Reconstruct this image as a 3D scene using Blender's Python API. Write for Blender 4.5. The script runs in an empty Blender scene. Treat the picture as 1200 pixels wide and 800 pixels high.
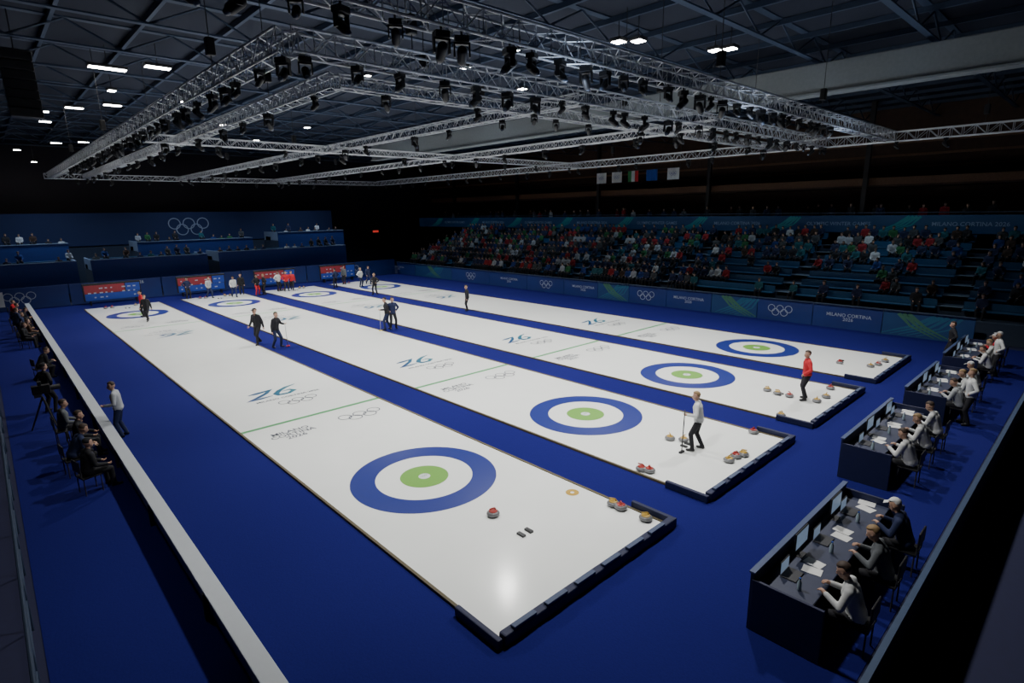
import bpy, bmesh, math, random
import numpy as np
from mathutils import Vector, Matrix
random.seed(4)
S=bpy.context.scene; COL=S.collection; PI=math.pi
# ---------------------------------------------------------------- camera fit
def basis(p):
    yaw,pit,rol=p[3:6]
    F=np.array([math.cos(yaw)*math.cos(pit),math.sin(yaw)*math.cos(pit),-math.sin(pit)])
    R0=np.array([math.sin(yaw),-math.cos(yaw),0.]); U0=np.cross(R0,F)
    R=R0*math.cos(rol)+U0*math.sin(rol); U=-R0*math.sin(rol)+U0*math.cos(rol)
    return F,R,U
def proj(p,P):
    F,R,U=basis(p); d=np.asarray(P,float)-p[:3]
    z=d@F; return np.stack([600+p[6]*(d@R)/z,400-p[6]*(d@U)/z],-1)
near=[(497,560),(687,488),(807,440),(887,408.5)]
far=[(166,369),(270,356),(362,345),(450,335)]
ext=[(409,582,526,602),(619,755,465,513),(752,862,426,457),(840,935,398,420)]
def resid(p):
    s,w=p[7],p[8]; r=[]
    for i in range(4):
        q=proj(p,[[i*s,0,0],[i*s,34.75,0]])
        r+=list((q[0]-near[i])); r+=list((q[1]-far[i])*[.7,1.5])
        a=np.linspace(0,2*PI,48,endpoint=False)
        c=proj(p,np.stack([i*s+1.83*np.cos(a),1.83*np.sin(a),0*a],-1))
        e=ext[i]; r+=[c[:,0].min()-e[0],c[:,0].max()-e[1],c[:,1].min()-e[2],c[:,1].max()-e[3]]
    ln=[((s-w,-5.49),(820,582)),((s+w,-5.49),(930,515)),((2*s-w,-5.49),(945,497)),((2*s+w,-5.49),(1007,459)),((3*s-w,-5.49),(1012,447)),((3*s+w,-5.49),(1056,419)),((-w,40.24),(105,363)),((-w,6.4),(283,506)),((w,6.4),(438,469))]
    for (x,y),(a,b) in ln:
        q=proj(p,[[x,y,0]])[0]; r+=[.5*(q[0]-a),.5*(q[1]-b)]
    return np.array(r)
P=np.array([-6.9,-10.9,6.26,math.radians(47.7),math.radians(12.9),0.0,648.,6.4,2.4]); lam=1.
r=resid(P); sc=np.array([1,1,1,.1,.1,.1,100,1,1])
for it in range(80):
    J=np.stack([(resid(P+np.eye(9)[k]*sc[k]*1e-5)-r)/1e-5 for k in range(9)],1)
    d=np.linalg.solve(J.T@J+lam*np.eye(9),-J.T@r)*sc
    rn=resid(P+d)
    if rn@rn<r@r: P=P+d; r=rn; lam=max(lam*.4,1e-6)
    else: lam*=4
F,R,U=basis(P); C0=P[:3]; SP=float(P[7]); HW=float(P[8])
cd=bpy.data.cameras.new('camera'); cam=bpy.data.objects.new('camera',cd); COL.objects.link(cam)
cd.sensor_width=36; cd.lens=float(P[6])*36/1200; cd.clip_end=300
M=Matrix.Identity(4)
for i,c in enumerate((R,U,-F)):
    for j in range(3): M[j][i]=float(c[j])
for j in range(3): M[j][3]=float(C0[j])
cam.matrix_world=M; S.camera=cam
def ray(px,py): return F*P[6]+R*(px-600)-U*(py-400)
def at(px,py,z=0.):
    d=ray(px,py); return Vector(C0+d*(z-C0[2])/d[2])
def atx(px,py,x):
    d=ray(px,py); return Vector(C0+d*(x-C0[0])/d[0])
def aty(px,py,y):
    d=ray(px,py); return Vector(C0+d*(y-C0[1])/d[1])
# ---------------------------------------------------------------- materials
MATS={}
def mat(name,col,rough=.6,metal=0,emit=0,var=.15,scale=8,bump=0,spec=.5,col2=None):
    if name in MATS: return MATS[name]
    m=bpy.data.materials.new(name); m.use_nodes=True; nt=m.node_tree; b=nt.nodes['Principled BSDF']
    n=nt.nodes.new('ShaderNodeTexNoise'); n.inputs['Scale'].default_value=scale; n.inputs['Detail'].default_value=3
    tc=nt.nodes.new('ShaderNodeTexCoord'); nt.links.new(tc.outputs['Object'],n.inputs['Vector'])
    mx=nt.nodes.new('ShaderNodeMix'); mx.data_type='RGBA'
    mx.inputs[6].default_value=(*[c*(1-var) for c in col],1); mx.inputs[7].default_value=(*(col2 or [min(1,c*(1+var)) for c in col]),1)
    nt.links.new(n.outputs['Fac'],mx.inputs[0]); nt.links.new(mx.outputs[2],b.inputs['Base Color'])
    b.inputs['Roughness'].default_value=rough; b.inputs['Metallic'].default_value=metal
    b.inputs['Specular IOR Level'].default_value=spec
    if emit: nt.links.new(mx.outputs[2],b.inputs['Emission Color']); b.inputs['Emission Strength'].default_value=emit
    if bump:
        bp=nt.nodes.new('ShaderNodeBump'); bp.inputs['Strength'].default_value=bump; bp.inputs['Distance'].default_value=.01
        nt.links.new(n.outputs['Fac'],bp.inputs['Height']); nt.links.new(bp.outputs['Normal'],b.inputs['Normal'])
    MATS[name]=m; return m
def gradmat(name,a,b_):
    m=mat(name,a,.4,var=0); nt=m.node_tree; tc=nt.nodes['Texture Coordinate']; sp=nt.nodes.new('ShaderNodeSeparateXYZ'); nt.links.new(tc.outputs['Generated'],sp.inputs[0])
    mx=nt.nodes['Mix']; mx.inputs[6].default_value=(*a,1); mx.inputs[7].default_value=(*b_,1)
    for l in list(mx.inputs[0].links): nt.links.remove(l)
    nt.links.new(sp.outputs['X'],mx.inputs[0]); return m
ICE=mat('pebbled ice',(.86,.88,.85),.16,0,0,.03,1.2,.02)
CARPET=mat('blue carpet',(.009,.010,.12),.95,0,0,.15,30,.3,.1)
RBLUE=mat('ring blue',(.020,.033,.21),.35,var=.05); RGREEN=mat('ring green',(.17,.38,.07),.35,var=.05)
HOG=mat('hog line green',(.08,.34,.12),.4,var=.05); MARK=mat('dark ice print',(.08,.09,.12),.4,var=.1)
EMBL=gradmat('emblem gradient',(.010,.035,.17),(.02,.18,.22))
WPRINT=mat('white print',(.40,.45,.52),.5,var=.03)
NAVY=mat('navy panel',(.006,.010,.05),.6); BBLUE=mat('board blue',(.012,.03,.16),.6,var=.25,scale=.6)
BTEAL=mat('board blue teal blend',(.010,.03,.16),.6,var=.2,scale=.5,col2=(.012,.07,.18))
TEAL=mat('teal print',(.02,.11,.20),.6); LGREEN=mat('green print',(.05,.16,.10),.6)
BLACK=mat('black plastic',(.012,.012,.014),.45); DGREY=mat('dark grey',(.04,.04,.045),.6)
ALU=mat('truss aluminium',(.55,.57,.60),.42,.4,0,.08,20)
STEEL=mat('dark roof steel',(.035,.055,.10),.6,.1); CEIL=mat('roof deck',(.012,.017,.035),.9)
WOOD=mat('dark wood cladding',(.06,.03,.018),.7,0,0,.4,3); PALE=mat('pale painted beam',(.22,.24,.25),.7)
WHITE=mat('white board',(.62,.64,.66),.5,var=.05); RUB=mat('rail brown',(.10,.08,.04),.7)
CONC=mat('grandstand concrete',(.025,.04,.07),.85); SEATB=mat('blue seat plastic',(.015,.09,.20),.5)
SKIN=mat('skin',(.50,.30,.21),.5,var=.06); HAIR=mat('brown hair',(.05,.03,.02),.7); BLOND=mat('fair hair',(.26,.17,.08),.7)
GRAN=mat('grey granite',(.16,.16,.165),.3,0,0,.5,120); BAND=mat('pale striking band',(.32,.32,.33),.5)
RED=mat('red plastic',(.36,.03,.02),.35); YEL=mat('yellow plastic',(.50,.31,.05),.35)
LAMP=mat('lamp glow',(1,.97,.92),.5,0,28,0); PAPER=mat('paper',(.7,.7,.68),.8)
SCR=mat('lit screen',(.25,.35,.5),.4,0,.4); SRED=mat('lit red screen',(.28,.03,.04),.4,0,.03); SBLUE=mat('lit blue screen',(.02,.05,.30),.4,0,.08)
CD=dict(white=(.62,.63,.62),red=(.55,.02,.03),black=(.012,.012,.016),navy=(.012,.02,.07),grey=(.12,.13,.14),lightgrey=(.4,.42,.44),blue=(.02,.07,.35),green=(.04,.25,.08),teal=(.03,.2,.25),yellow=(.6,.45,.05),brown=(.1,.05,.03))
CL={k:mat('cloth '+k,c,.85,bump=.1) for k,c in CD.items()}
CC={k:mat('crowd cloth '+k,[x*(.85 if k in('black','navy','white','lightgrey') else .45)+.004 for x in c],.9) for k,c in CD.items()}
# ---------------------------------------------------------------- mesh builder
class MB:
    def __init__(s): s.v=[]; s.f=[]
    def add(s,vs,fs):
        o=len(s.v); s.v+=[tuple(v) for v in vs]; s.f+=[tuple(i+o for i in f) for f in fs]; return s
    def box(s,c,d,rz=0,bev=0):
        x,y,z=[k/2 for k in d]
        if bev:
            bm=bmesh.new(); bmesh.ops.create_cube(bm,size=1); bmesh.ops.scale(bm,vec=d,verts=bm.verts)
            bmesh.ops.bevel(bm,geom=bm.edges[:],offset=bev,segments=2,affect='EDGES',profile=.5)
            vs=[v.co.copy() for v in bm.verts]; bm.verts.index_update(); fs=[[v.index for v in f.verts] for f in bm.faces]; bm.free()
        else:
            vs=[Vector((a*x,b*y,e*z)) for a in(-1,1) for b in(-1,1) for e in(-1,1)]
            fs=[(0,1,3,2),(4,6,7,5),(0,4,5,1),(2,3,7,6),(0,2,6,4),(1,5,7,3)]
        q=Matrix.Rotation(rz,3,'Z'); return s.add([q@v+Vector(c) for v in vs],fs)
    def frame(s,d):
        d=d.normalized(); a=Vector((0,0,1)) if abs(d.z)<.9 else Vector((1,0,0))
        x=d.cross(a).normalized(); return x,d.cross(x)
    def tube(s,a,b,r0,r1=None,n=8):
        a=Vector(a);b=Vector(b); r1=r0 if r1 is None else r1; x,y=s.frame(b-a); vs=[]
        for c,r in((a,r0),(b,r1)):
            for k in range(n): t=2*PI*k/n; vs.append(c+(x*math.cos(t)+y*math.sin(t))*r)
        return s.add(vs,[(k,(k+1)%n,n+(k+1)%n,n+k) for k in range(n)]+[tuple(range(n))[::-1],tuple(range(n,2*n))])
    def path(s,pts,r,n=8):
        for a,b in zip(pts,pts[1:]): s.tube(a,b,r,n=n)
        return s
    def caps(s,a,ra,b,rb,n=12,h=4):
        a=Vector(a);b=Vector(b); d=b-a
        if d.length<1e-4: d=Vector((0,0,1e-4))
        dn=d.normalized(); x,y=s.frame(d); rings=[]
        for k in range(h+1):
            t=PI/2*(1-k/h); rings.append((a-dn*ra*math.sin(t),ra*math.cos(t)))
        for k in range(h+1):
            t=PI/2*k/h; rings.append((b+dn*rb*math.sin(t),rb*math.cos(t)))
        vs=[rings[0][0]]
        for c,r in rings[1:-1]:
            for k in range(n): t=2*PI*k/n; vs.append(c+(x*math.cos(t)+y*math.sin(t))*r)
        vs.append(rings[-1][0]); m=len(rings)-2; fs=[]
        for k in range(n):
            fs.append((0,1+(k+1)%n,1+k))
            for j in range(m-1): o=1+j*n; fs.append((o+k,o+(k+1)%n,o+n+(k+1)%n,o+n+k))
            o=1+(m-1)*n; fs.append((o+k,o+(k+1)%n,len(vs)-1))
        return s.add(vs,fs)
    def ell(s,c,r,n=12):
        q=MB().caps((0,0,0),1,(0,0,1e-4),1,n,n//2); return s.add([(c[0]+v[0]*r[0],c[1]+v[1]*r[1],c[2]+v[2]*r[2]) for v in q.v],q.f)
    def lathe(s,prof,c=(0,0,0),n=24):
        vs=[(c[0]+r*math.cos(2*PI*k/n),c[1]+r*math.sin(2*PI*k/n),c[2]+z) for r,z in prof for k in range(n)]
        fs=[(j*n+k,j*n+(k+1)%n,(j+1)*n+(k+1)%n,(j+1)*n+k) for j in range(len(prof)-1) for k in range(n)]
        fs+=[tuple(range(n))[::-1],tuple(range((len(prof)-1)*n,len(prof)*n))]; return s.add(vs,fs)
    def ann(s,c,r0,r1,n=64,z=0):
        vs=[(c[0]+r*math.cos(2*PI*k/n),c[1]+r*math.sin(2*PI*k/n),z) for r in(r0,r1) for k in range(n)]
        return s.add(vs,[(k,n+k,n+(k+1)%n,(k+1)%n) for k in range(n)])
    def disc(s,c,r,n=48,z=0): return s.add([(c[0]+r*math.cos(2*PI*k/n),c[1]+r*math.sin(2*PI*k/n),z) for k in range(n)],[tuple(range(n))])
    def rect(s,x0,y0,x1,y1,z=0): return s.add([(x0,y0,z),(x1,y0,z),(x1,y1,z),(x0,y1,z)],[(0,1,2,3)])
    def stroke(s,pts,w,z=0):
        L=[];pts=[Vector((*p,0)) for p in pts]
        ws=w if isinstance(w,(list,tuple)) else [w]*len(pts)
        for i,p in enumerate(pts):
            a=(p-pts[i-1]).normalized() if i else (pts[1]-p).normalized()
            b=(pts[i+1]-p).normalized() if i<len(pts)-1 else a
            t=(a+b).normalized(); nn=Vector((-t.y,t.x,0)); k=min(1.8,1/max(.3,nn.dot(Vector((-a.y,a.x,0)))))
            L+=[p+nn*ws[i]/2*k,p-nn*ws[i]/2*k]
        return s.add([(q.x,q.y,z) for q in L],[(2*i,2*i+1,2*i+3,2*i+2) for i in range(len(pts)-1)])
    def xf(s,M): s.v=[tuple(M@Vector(v)) for v in s.v]; return s
    def build(s,name,m,parent=None,smooth=False):
        me=bpy.data.meshes.new(name); me.from_pydata(s.v,[],s.f)
        for k in(m if isinstance(m,(list,tuple)) else [m]): me.materials.append(k)
        if smooth: me.polygons.foreach_set('use_smooth',[True]*len(me.polygons))
        me.update(); o=bpy.data.objects.new(name,me); COL.objects.link(o); o.parent=parent; return o
def tag(o,label=None,cat=None,group=None,kind=None):
    if label: o['label']=label
    if cat: o['category']=cat
    if group: o['group']=group
    if kind: o['kind']=kind
    return o
def thing(name,label,cat,loc=(0,0,0),rz=0,group=None):
    o=bpy.data.objects.new(name,None); COL.objects.link(o); o.location=loc; o.rotation_euler=(0,0,rz); o.empty_display_size=.2
    return tag(o,label,cat,group)
def kids(o): return [c for c in COL.objects if c.parent==o]
def tree_of(root): return [(c,kids(c)) for c in kids(root)]
def dup(root,loc,rz,label,group=None,tree=None):
    r=root.copy(); COL.objects.link(r); r.location=loc; r.rotation_euler=(0,0,rz); r['label']=label
    if group: r['group']=group
    for ch,gs in (tree or tree_of(root)):
        c=ch.copy(); COL.objects.link(c); c.parent=r
        for g in gs: d=g.copy(); COL.objects.link(d); d.parent=c
    return r
ORD=['first','second','third','fourth','fifth','sixth','seventh','eighth','ninth','tenth','eleventh','twelfth','thirteenth','fourteenth','fifteenth','sixteenth','seventeenth','eighteenth','nineteenth','twentieth','twenty-first','twenty-second','twenty-third','twenty-fourth','twenty-fifth','twenty-sixth','twenty-seventh','twenty-eighth','twenty-ninth','thirtieth','thirty-first','thirty-second','thirty-third','thirty-fourth','thirty-fifth','thirty-sixth','thirty-seventh','thirty-eighth','thirty-ninth','fortieth']
TC={}
def text(mb,s,size,cx,cy,z=0,bold=.012):
    k=(s,bold)
    if k not in TC:
        cu=bpy.data.curves.new('t','FONT'); cu.body=s; cu.align_x='CENTER'; cu.align_y='CENTER'; cu.offset=bold; cu.space_line=.85; cu.resolution_u=2
        ob=bpy.data.objects.new('t',cu); COL.objects.link(ob); dg=bpy.context.evaluated_depsgraph_get()
        me=bpy.data.meshes.new_from_object(ob.evaluated_get(dg))
        TC[k]=([v.co.copy() for v in me.vertices],[tuple(p.vertices) for p in me.polygons])
        bpy.data.objects.remove(ob); bpy.data.curves.remove(cu); bpy.data.meshes.remove(me)
    v,f=TC[k]; mb.add([(q.x*size+cx,q.y*size+cy,z) for q in v],f); return mb
def rings(mb,cx,cy,w,z=0):
    r=w/6.6
    for i,(a,b) in enumerate([(-2.3,0),(0,0),(2.3,0),(-1.15,-1.05),(1.15,-1.05)]):
        mb.ann((cx+a*r,cy+(b+.5)*r),r*.84,r,32,z+i*.0004)
    return mb
# numeral drawn as one finger-wide open stroke: flat-topped slanting 2 and a sharp 6
TWO=[(-.02,.86),(.30,.90),(.92,1.02),(.74,.66),(.38,.30),(.0,.0),(.44,.02),(.98,.10)]
SIX=[(2.15,1.20),(1.70,1.00),(1.34,.66),(1.14,.28),(1.26,.02),(1.70,.0),(1.98,.26),(1.80,.50),(1.44,.46)]
def n26(mb,cx,cy,h,z=0):
    for pts,ws in((TWO,[.08,.24,.26,.20,.20,.24,.20,.06]),(SIX,[.05,.18,.24,.26,.22,.20,.20,.14,.05])):
        mb.stroke([(cx+(x-1.0+.25*y)*h,cy+(y-.5)*h) for x,y in pts],[q*h for q in ws],z)
    return mb
# ---------------------------------------------------------------- the hall
UF,UN,VL,VR=62,-24,-14,44; ZC=13.6
def struct(name,mb,m): return tag(mb.build(name,m),None,None,None,'structure')
struct('floor',MB().box(((VL+VR)/2,(UF+UN)/2,-.1),(VR-VL,UF-UN,.2)),mat('arena floor',(.01,.012,.05),.8))
struct('ceiling',MB().box(((VL+VR)/2,(UF+UN)/2,ZC+.1),(VR-VL,UF-UN,.2)),CEIL)
struct('wall_far',MB().box(((VL+VR)/2,UF+.1,ZC/2),(VR-VL,.2,ZC)),mat('dark wall',(.025,.022,.03),.9))
struct('wall_right',MB().box((VR+.1,(UF+UN)/2,ZC/2),(.2,UF-UN,ZC)),WOOD)
for i,z in enumerate((9.3,10.2,11.1)): struct('trim_%d'%(i+1),MB().box((VR-.08,(UF+UN)/2,z),(.16,UF-UN,.16)),mat('wood batten',(.16,.08,.04),.6,var=.3))
struct('wall_left',MB().box((VL-.1,(UF+UN)/2,ZC/2),(.2,UF-UN,ZC)),MATS['dark wall'])
struct('wall_near',MB().box(((VL+VR)/2,UN-.1,ZC/2),(VR-VL,.2,ZC)),MATS['dark wall'])
c=MB().box(((26.6-7.6)/2,(44-9.6)/2,.005),(26.6+7.6,44+9.6,.01)); tag(c.build('carpet',CARPET),'deep blue carpet surrounding and running between the white ice sheets','carpet')
# ---------------------------------------------------------------- ice sheets
SN=['nearest and leftmost ice sheet, with its green bullseye largest in view','second ice sheet from the left, with the white-jacketed player on its near end','third ice sheet from the left, with the red-jacketed player on its near end','farthest ice sheet, beside the long blue board at the right']
SH=['nearest sheet','second sheet','third sheet','farthest sheet']
MC='MILANO\nCORTINA\n2026'
def sheet(i):
    t=thing('ice_sheet',SN[i],'ice sheet',(i*SP,0,.011),0,'curling ice sheets'); L0,L1=-5.49,40.24
    MB().box((0,(L0+L1)/2,.015),(2*HW,L1-L0,.03)).build('ice_surface',ICE,t)
    for sx in(-1,1): MB().box((sx*(HW+.03),(L0+L1)/2,.025),(.06,L1-L0,.05)).build('side_rail',RUB,t)
    for e in(0,1):
        Q=Matrix.Identity(4) if not e else Matrix.Translation((0,34.75,0))@Matrix.Rotation(PI,4,'Z')
        MB().ann((0,0),1.22,1.83,96,.034).xf(Q).build('target_outer_ring',RBLUE,t)
        MB().ann((0,0),.15,.61,64,.034).xf(Q).build('target_inner_ring',RGREEN,t)
        MB().disc((0,0),.15,32,.034).xf(Q).build('target_button',WHITE,t)
        rings(MB(),0,.02,.2,.035).xf(Q).build('button_rings_mark',HOG,t)
        MB().rect(-HW,6.32,HW,6.48,.034).xf(Q).build('hog_line',HOG,t)
        text(MB(),MC,.31,-1.2,5.25,.034,.014).xf(Q).build('host_city_lettering',MARK,t)
        rings(MB(),1.1,5.3,1.5,.034).xf(Q).build('five_rings_mark',MARK,t)
        n26(MB(),-.25,9.8,.82,.034).xf(Q).build('numeral_emblem',EMBL,t)
        text(MB(),'MILANO CORTINA 2026',.215,.15,8.98,.034,.02).xf(Q).build('emblem_lettering',MARK,t); rings(MB(),.25,8.3,1.4,.034).xf(Q).build('emblem_rings_mark',MARK,t)
        for sx in(-1,1): MB().box((sx*.11,-3.66,.05),(.09,.2,.05),bev=.01).xf(Q).build('hack',BLACK,t)
    if i==0: MB().ann((HW-.35,-3.2),.05,.16,32,.034).build('yellow_dot',YEL,t)
for i in range(4): sheet(i)
for i in range(4):
    t=thing('end_bumper','low dark foam bumper closing the near end of the '+SH[i],'bumper',(i*SP,-5.62,.01),0,'end bumpers')
    MB().box((0,0,.11),(2*HW+.1,.16,.22),bev=.03).build('foam_bar',NAVY,t)
    for x in np.arange(-HW+.4,HW,.75): MB().box((x,-.03,.245),(.5,.1,.05),bev=.01).build('top_pad',mat('pad slate',(.05,.07,.14),.6),t)
    for sx in(-1,1): MB().box((sx*(HW+.12),.5,.09),(.1,1.1,.18),bev=.02).build('side_pad',NAVY,t)
# ---------------------------------------------------------------- stones
def stone(hm):
    t=thing('curling_stone','x','curling stone',(0,0,0))
    MB().lathe([(.06,0),(.11,.01),(.138,.035),(.144,.05),(.144,.068),(.138,.083),(.11,.108),(.07,.114)],n=24).build('granite_body',GRAN,t,True)
    MB().lathe([(.1435,.05),(.1462,.052),(.1462,.066),(.1435,.068)],n=24).build('striking_band',BAND,t)
    MB().lathe([(.095,.11),(.095,.12),(.08,.128),(.02,.13)],n=20).build('handle_cap',hm,t,True)
    MB().path([(0,-.06,.12),(0,-.055,.16),(0,-.03,.178),(0,.09,.182)],.016).build('grip',hm,t,True); return t
protos={}
def put_stone(k,p,z,label,group):
    if k not in protos:
        o=stone(YEL if k=='yellow' else RED); protos[k]=o; o.location=(p[0],p[1],z); o['label']=label; o['group']=group; o.rotation_euler.z=random.random()*6
    else: dup(protos[k],(p[0],p[1],z),random.random()*6,label,group)
ST=[[(578,604,'red'),(738,590,'red'),(726,588,'yellow'),(766,603,'yellow')],
 [(750,552,'red'),(761,553,'red'),(785,515,'yellow'),(801,517,'yellow'),(854,541,'yellow'),(862,536,'red'),(871,534,'yellow'),(885,506,'red')],
 [(899,458,'yellow'),(911,462,'yellow'),(925,465,'red'),(915,488,'yellow'),(957,471,'yellow'),(968,466,'yellow'),(973,456,'red')],
 [(984,426,'red'),(1020,430,'yellow'),(1029,428,'red'),(1037,424,'yellow')]]
for i,L in enumerate(ST):
    L=sorted(L); cnt={'red':0,'yellow':0}
    for px,py,k in L:
        p=at(px,py,.04); p.x=min(max(p.x,i*SP-HW+.16),i*SP+HW-.16); p.y=max(p.y,-5.3)
        q=ORD[cnt[k]]; cnt[k]+=1
        put_stone(k,p,.041,'curling stone on the near end of the %s, %s %s-handled one from left'%(SH[i],q,k),'curling stones at the near ends')
for i in range(4):
    for j,(dx,k) in enumerate([(-1.2,'red'),(-.8,'red'),(.7,'yellow'),(1.1,'yellow')]):
        put_stone(k,(i*SP+dx,39.4),.041,'distant %s-handled curling stone, far end of the %s, %s of its pair'%(k,SH[i],['left','right'][j%2]),'curling stones at the far ends')
# ---------------------------------------------------------------- people
def ik(a,b,l1,l2,pole):
    d=b-a; L=min(d.length,l1+l2-.004); n=d.normalized(); x=(l1*l1-l2*l2+L*L)/(2*L); h=math.sqrt(max(0,l1*l1-x*x))
    p=Vector(pole); p=(p-n*p.dot(n)).normalized(); return a+n*x+p*h,a+n*L
def bake(mb,vox):
    me=bpy.data.meshes.new('b'); me.from_pydata(mb.v,[],mb.f); ob=bpy.data.objects.new('b',me); COL.objects.link(ob)
    m=ob.modifiers.new('r','REMESH'); m.mode='VOXEL'; m.voxel_size=vox
    m=ob.modifiers.new('s','SMOOTH'); m.factor=.5; m.iterations=2
    dg=bpy.context.evaluated_depsgraph_get(); out=bpy.data.meshes.new_from_object(ob.evaluated_get(dg))
    bpy.data.objects.remove(ob); bpy.data.meshes.remove(me); return out
def body_mesh(pose,vox=.016,fine=True):
    g=pose.get; pel=Vector(g('pelvis',(0,0,.93))); ln=math.radians(g('lean',3)); T=Matrix.Rotation(-ln,3,'X')@Matrix.Rotation(math.radians(g('twist',0)),3,'Z')
    tp=lambda x,y,z: pel+T@Vector((x,y,z))
    hy,hp=math.radians(g('hyaw',0)),math.radians(g('hpitch',5))
    H=Matrix.Rotation(-ln*.4,3,'X')@Matrix.Rotation(hy,3,'Z')@Matrix.Rotation(-hp,3,'X')
    C=[]; add=lambda a,ra,b,rb,m: C.append((Vector(a),ra,Vector(b),rb,m))
    add(pel+Vector((-.07,0,0)),.12,pel+Vector((.07,0,0)),.12,2)
    add(tp(-.055,0,.08),.13,tp(-.075,.0,.38),.13,1); add(tp(.055,0,.08),.13,tp(.075,0,.38),.13,1)
    add(tp(-.055,0,.02),.14,tp(.055,0,.02),.14,1)
    add(tp(-.14,-.01,.47),.078,tp(.14,-.01,.47),.078,1); add(tp(0,-.02,.5),.075,tp(0,0,.545),.062,1)
    nb=tp(0,0,.5); hc=tp(0,.01,.60)+H@Vector((0,.015,.10))
    add(nb,.055,hc-H@Vector((0,.01,.06)),.052,0)
    hp_=lambda x,y,z: hc+H@Vector((x,y,z))
    add(hp_(0,.01,.0),.078,hp_(0,.03,-.045),.062,0); add(hp_(0,.05,-.08),.036,hp_(0,.052,-.08),.036,0)
    add(hp_(0,-.02,.035),.096,hp_(0,-.03,.02),.096,5 if not fine else 0)
    if fine:
        add(hp_(0,.092,.0),.014,hp_(0,.106,-.028),.017,0)
        for sx in(-1,1): add(hp_(sx*.086,-.005,.0),.017,hp_(sx*.086,-.005,-.025),.014,0)
    fing=MB()
    for sx,key,dflt in((-1,'lh',(-.27,.06,.80)),(1,'rh',(.27,.06,.80))):
        sh=tp(sx*.185,-.01,.455); tgt=Vector(g(key,dflt)); el,wr=ik(sh,tgt,.285,.25,g(key+'p',(sx*.5,-1,-.3)))
        add(sh,.074,el,.055,1); add(el,.055,wr,.044,1); D=(wr-el).normalized(); D2=Vector(g(key+'d',D)).normalized()
        add(wr,.03,wr+D2*.07,.034,0)
        side=D2.cross(Vector((0,1,0)) if abs(D2.y)<.8 else Vector((0,0,1))).normalized(); cur=side.cross(D2)
        if cur.dot(Vector((-sx,0.3,0)))<0: cur=-cur
        if fine:
            for k,(o,l) in enumerate(((-.028,.032),(-.009,.038),(.010,.036),(.027,.029))):
                a=wr+D2*.085+side*o; b=a+(D2*.85+cur*.5).normalized()*l; c=b+(D2*.3+cur).normalized()*l*.8
                fing.caps(a,.0095,b,.009,6,2); fing.caps(b,.009,c,.008,6,2)
            a=wr+D2*.03+side*.03; b=a+(D2*.5+side*.6+cur*.5).normalized()*.04; fing.caps(a,.011,b,.01,6,2); fing.caps(b,.01,b+(D2+cur).normalized()*.025,.008,6,2)
    for sx,key,dflt in((-1,'lf',(-.12,0,.08)),(1,'rf',(.12,0,.08))):
        hj=pel+Vector((sx*.09,0,-.03)); tgt=Vector(g(key,dflt)); kn,an=ik(hj,tgt,.43,.42,g(key+'p',(sx*.15,1,0)))
        add(hj,.102,kn,.07,2); add(kn,.07,an,.055,2)
        fd=Vector(g(key+'d',(sx*.2,1,0))).normalized(); up=Vector((0,0,1))
        add(an-fd*.03-up*.035,.042,an+fd*.15-up*.042,.036,3); add(an,.045,an+fd*.06-up*.03,.04,3)
    mb=MB()
    for a,ra,b,rb,m in C: mb.caps(a,ra,b,rb,12,4)
    me=bake(mb,vox); n=len(me.polygons); ce=np.zeros(n*3); me.polygons.foreach_get('center',ce); ce=ce.reshape(-1,3)
    best=np.full(n,9.); mi=np.zeros(n,int)
    for a,ra,b,rb,m in C:
        a_=np.array(a); d=np.array(b)-a_; t=np.clip(((ce-a_)@d)/max(1e-9,d@d),0,1)
        q=np.linalg.norm(ce-a_-t[:,None]*d,axis=1)-(ra+(rb-ra)*t); u=q<best; best[u]=q[u]; mi[u]=m
    vs=[tuple(v.co) for v in me.vertices]; fs=[tuple(p.vertices) for p in me.polygons]; mi=list(mi)
    def app(b,m):
        o=len(vs); vs.extend(tuple(v) for v in b.v); fs.extend(tuple(i+o for i in f) for f in b.f); mi.extend([m]*len(b.f))
    if fine:
        app(fing,0); e=MB()
        for sx in(-1,1): e.ell(hp_(sx*.031,.083,.008),(.011,.008,.007),8)
        e.ell(hp_(0,.086,-.058),(.022,.006,.005),8); app(e,4)
    bpy.data.meshes.remove(me); out=bpy.data.meshes.new('body'); out.from_pydata(vs,[],fs)
    for _ in range(6): out.materials.append(None)
    out.polygons.foreach_set('material_index',[int(x) for x in mi]); out.polygons.foreach_set('use_smooth',[True]*len(fs)); out.update()
    return out,hc,H
BC={}
MOUTH=mat('dark features',(.03,.012,.01),.5)
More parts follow.
